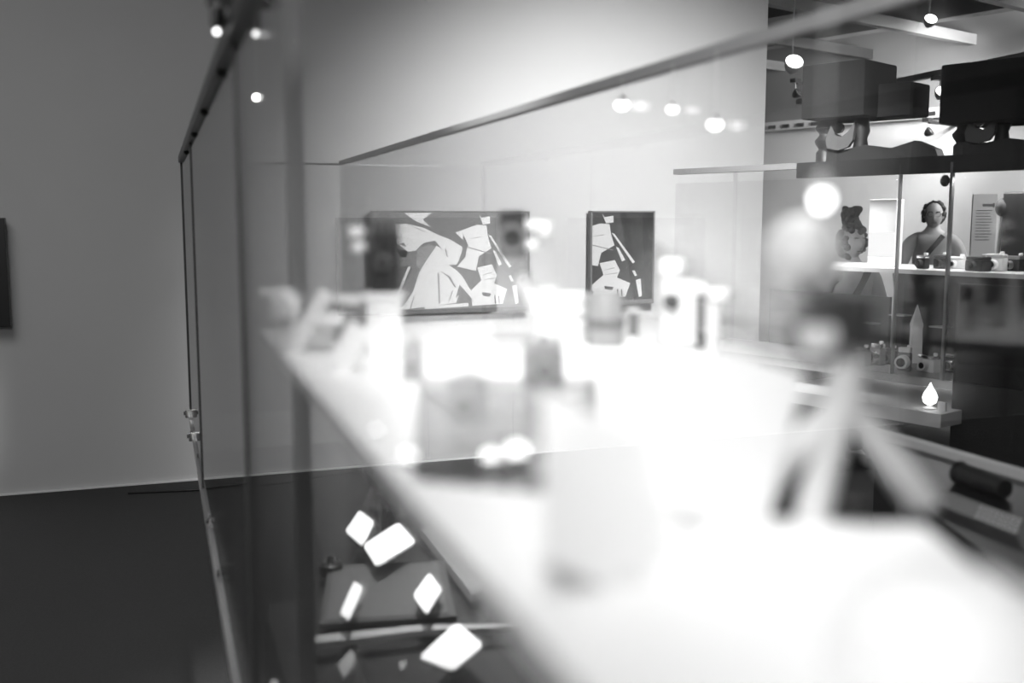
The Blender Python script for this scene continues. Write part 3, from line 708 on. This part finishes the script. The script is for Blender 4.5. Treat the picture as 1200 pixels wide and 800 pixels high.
track_spot('unlit small spotlight just right of the left cloth box', 1040, 118, 9.17, 4, False, 0.6, zt1 - 0.06)
track_spot('small spotlight added for a lamp reflection on a thin rod nearest the left case rail', 300, 114, 5.2, 6, top=3.9, tilt=0.2, rw=0.0015)  # lamp and rod added where a lamp is mirrored in the glass
track_spot('small spotlight added for a lamp reflection on a thin rod in front of grey shelf post', 344, 46, 5.2, 6, top=3.9, tilt=0.2, rw=0.0015)  # likewise added for a mirrored lamp
def lamp_reflection(lab, x, y, r, X):  # bulb and stem added in place of a lamp mirrored in the glass
    d = ray(x, y); p = CAM + d * (X / d.x); D_ = depth(p); s = px(D_)
    t = thing('lamp_reflection', lab, 'lamp', p, VIEW, 'bulbs added for lamp reflections')
    MB().ball((0, 0, 0), r*s, 1.15, 1, 0.85).build('bulb', LAMPS, t, True)
    MB().lathe([(r*s*0.8, r*s*0.5), (r*s*0.6, r*s*1.2), (r*s*0.2, r*s*1.5)]).build('shade', PALE, t, True)
    MB().rod((0, 0, r*s), (0, 0, ZT - p.z + 0.004), 0.0006).build('stem', WHITE, t)
    return t
lamp_reflection('bulb added for a lamp reflection under the right case rail, left of three', 729, 123, 8, XR - 0.02)
lamp_reflection('bulb added for a lamp reflection under the right case rail, middle of three', 788, 128, 6, XR - 0.02)
lamp_reflection('wide bulb added for a lamp reflection under the right case rail, right of three', 838, 146, 8, XR - 0.02)
d = ray(254, 37); p = CAM + d * ((XL - 0.03) / d.x); s = px(depth(p))
t = thing('clip_lamp', 'small lamp in a dark clip hanging left of the near case rail', 'lamp', p, VIEW)
MB().ball((0, 0, 0), 3.6*s).build('bulb', LAMPS, t, True)
MB().box(-8*s, 8*s, 1*s, 12*s, 6*s, 40*s, 2*s).build('clip', RAIL, t)
MB().rod((0, 3*s, 5*s), (6*s, 3*s, 34*s), 5*s).build('arm', GASK, t)

# ------------------------------------------------------------------ people behind the showcase
def skin_mesh(name, verts, edges, m, parent, root=0, sub=2):
    me = bpy.data.meshes.new(name); me.from_pydata([v[:3] for v in verts], edges, []); me.materials.append(m)
    o = bpy.data.objects.new(name, me); col.objects.link(o); o.parent = parent
    mod = o.modifiers.new('skin', 'SKIN'); mod.use_smooth_shade = True
    for i, v in enumerate(verts):
        sv = me.skin_vertices[0].data[i]; r = v[3]
        sv.radius = r if isinstance(r, tuple) else (r, r); sv.use_root = (i == root)
    ss = o.modifiers.new('sub', 'SUBSURF'); ss.levels = sub; ss.render_levels = sub
    return o
def person(lab, loc, rz, H, bald, jacket, trousers, arm_up):
    k = H / 1.75
    t = thing('person', lab, 'person', loc, rz)
    V = [(0, 0, .95, (.15, .11)), (0, 0, 1.12, (.135, .1)), (0, 0, 1.32, (.165, .105)), (0, .01, 1.45, (.10, .075)), (0, .0, 1.52, .055), (0, -.01, 1.58, .055)]
    E_ = [(0, 1), (1, 2), (2, 3), (3, 4), (4, 5)]
    for sgn in (-1, 1):
        b = len(V)
        V += [(sgn*.1, 0, .86, .09), (sgn*.11, -.01, .5, .058), (sgn*.115, .01, .1, .04), (sgn*.12, -.13, .035, (.035, .03))]
        E_ += [(0, b), (b, b+1), (b+1, b+2), (b+2, b+3)]
    hands = []
    for sgn in (-1, 1):
        b = len(V)
        if arm_up and sgn < 0: el, wr, hd = (-.30, -.06, 1.14), (-.42, -.22, 1.20), (-.50, -.26, 1.25)
        else: el, wr, hd = (sgn*.27, -.02, 1.14), (sgn*.25, -.16, .93), (sgn*.24, -.2, .85)
        V += [(sgn*.19, 0, 1.39, .06), (*el, .042), (*wr, .028), (*hd, (.036, .018))]
        E_ += [(3, b), (b, b+1), (b+1, b+2), (b+2, b+3)]
        hands.append((Vector(wr), Vector(hd), sgn))
    for wr, hd, sgn in hands:
        dr = (hd - wr).normalized(); sd = dr.cross(Vector((0, 1, 0))).normalized()
        for j, ln in enumerate((.07, .08, .075, .06)):
            b = len(V); o0 = hd + sd * (.027 - .018*j) - dr*.01
            V += [(*o0, .009), (*(o0 + dr*ln*.55), .008), (*(o0 + dr*ln + Vector((0, -.015, 0))), .007)]; E_ += [(b, b+1), (b+1, b+2)]
        b = len(V); o0 = wr + (hd - wr)*.4 + sd*.02
        V += [(*o0, .011), (*(o0 + sd*.03 + dr*.03), .009), (*(o0 + sd*.035 + dr*.06), .008)]; E_ += [(b, b+1), (b+1, b+2)]
    sc_ = lambda L: [(x*k, y*k, z*k, tuple(q*k for q in r) if isinstance(r, tuple) else r*k) for x, y, z, r in L]
    skin_mesh('body', sc_(V), E_, SKIN, t)
    # clothing over it
    J_ = [(0, 0, .9, (.175, .13)), (0, 0, 1.12, (.16, .125)), (0, 0, 1.32, (.19, .13)), (0, .01, 1.45, (.12, .095))]; JE = [(0, 1), (1, 2), (2, 3)]
    for (wr, hd, sgn) in hands:
        el = Vector((-.30, -.06, 1.14)) if (arm_up and sgn < 0) else Vector((sgn*.27, -.02, 1.14))
        b = len(J_); J_ += [(sgn*.19, 0, 1.39, .075), (*el, .058), (*(wr - (wr - el)*.1), .042)]; JE += [(3, b), (b, b+1), (b+1, b+2)]
    skin_mesh('jacket', sc_(J_), JE, jacket, t)
    T_ = [(0, 0, .93, (.165, .12))]; TE = []
    for sgn in (-1, 1):
        b = len(T_); T_ += [(sgn*.1, 0, .84, .1), (sgn*.11, -.01, .5, .072), (sgn*.115, .01, .08, .058)]; TE += [(0, b), (b, b+1), (b+1, b+2)]
    skin_mesh('trousers', sc_(T_), TE, trousers, t)
    for sgn in (-1, 1): MB().box(sgn*.12*k - .05, sgn*.12*k + .05, -.2*k, .07*k, 0, .09*k, .02).build('shoe', BLACK, t, True)
    # head
    hz = 1.635 * k; b = MB()
    bmesh.ops.create_uvsphere(b.bm, u_segments=32, v_segments=24, radius=1)
    for v in b.bm.verts:
        x, y, z = v.co
        f = 1 - .22 * max(0, -z) ** 1.5
        X, Y, Z = x * .076 * f, y * .097 * (1 - .1*max(0, -z)), z * .118
        if y < -.55 and abs(x) < .3 and -.45 < z < .1: Y -= .020 * (1 - abs(x)/.3) * (1 - abs(z + .22)/.33) if abs(z + .22) < .33 else 0
        for ex in (-.4, .4):
            dd = math.hypot(x - ex, (z - .08) * 1.6)
            if y < 0 and dd < .22: Y += .009 * (1 - dd/.22)
        if y < -.6 and abs(x) < .36 and abs(z + .55) < .05: Y += .005
        v.co = (X*k, Y*k - .02*k, Z*k + hz)
    for sgn in (-1, 1): b.ball((sgn*.078*k, 0, hz - .005), .028*k, .35, .7, 1.1, 12)
    hd_ = b.build('head', SKIN, t, True)
    for sgn in (-1, 1):
        MB().ball((sgn*.03*k, -.096*k, hz + .01*k), .011*k, 1, .6, .75, 10).build('eye', BLACKP, hd_, True)
        MB().box(sgn*.03*k - .017*k, sgn*.03*k + .017*k, -.112*k, -.1*k, hz + .026*k, hz + .032*k).build('eyebrow', HAIR, hd_)
    MB().box(-.024*k, .024*k, -.111*k, -.1*k, hz - .068*k, hz - .060*k, .002*k).build('mouth', DARKG, hd_)
    hb = MB(); rg = random.Random(int(H * 100))
    def curl(x, y, z, r): hb.ball((x*k, (y - .012)*k, z*k + hz), r*k*rg.uniform(.8, 1.2), 1, 1, rg.uniform(.8, 1.1), 10)
    if bald:
        for j in range(150):
            th = rg.uniform(0, 2*math.pi); z = rg.uniform(-.45, .98); c_ = math.sqrt(1 - z*z); x, y = c_*math.cos(th), c_*math.sin(th)
            if y < -.12 and z > -.2 and abs(x) < .88: continue
            if y < .05 and z < .05: continue
            if y < .25 and z > .75: continue
            curl(x*.084, y*.104, z*.124, .022)
        for j in range(14):
            a_ = -.75 + 1.5*j/13; curl(.078*math.sin(a_*1.35), -.045 + .02*abs(a_), .118*math.cos(a_*1.2), .009)
    else:
        for j in range(170):
            th = rg.uniform(0, 2*math.pi); z = rg.uniform(-.95, 1); c_ = math.sqrt(1 - z*z); x, y = c_*math.cos(th), c_*math.sin(th)
            if y < -.2 and z < .55 and abs(x) < .8: continue
            curl(x*.088, y*.108, z*.13, .024)
        for j in range(60):
            curl(rg.uniform(-.035, .035), rg.uniform(-.02, .06), .12 + rg.uniform(0, .12), .028)
    hb.build('hair', HAIR, t, True)
    return t, k, hz
q = at(1094, 255, 8.6)
t, k, hz = person('person in a grey jacket with receding dark curly hair and glasses behind the showcase', (q.x, q.y, 0), VIEW - 0.35, 1.68, True, JACKET, DARKC, False)
g = MB()
for sgn in (-1, 1): g.ring((sgn*.031*k, -.113*k, hz + .008*k), .021*k, .002*k, (0, 1, 0))
g.rod((-.01*k, -.114*k, hz + .01*k), (.01*k, -.114*k, hz + .01*k), .002*k)
for sgn in (-1, 1): g.rod((sgn*.052*k, -.112*k, hz + .01*k), (sgn*.08*k, 0, hz + .01*k), .002*k)
g.build('glasses', BLACKP, t)
MB().bar((-.12*k, -.12*k, 1.2*k), (.08*k, -.10*k, 1.46*k), .04, .012, (0, 1, 0)).build('camera_strap', BLACK, t)
q = at(998, 270, 6.3)
t, k, hz = person('person with piled dark hair, pale top and shoulder strap gesturing behind the showcase', (q.x, q.y, 0), VIEW + 0.3, 1.50, False, PALEC, DARKC, True)
MB().bar((-.17*k, -.135*k, 1.02*k), (.09*k, -.10*k, 1.45*k), .045, .012, (0, 1, 0)).build('shoulder_strap', BLACK, t)
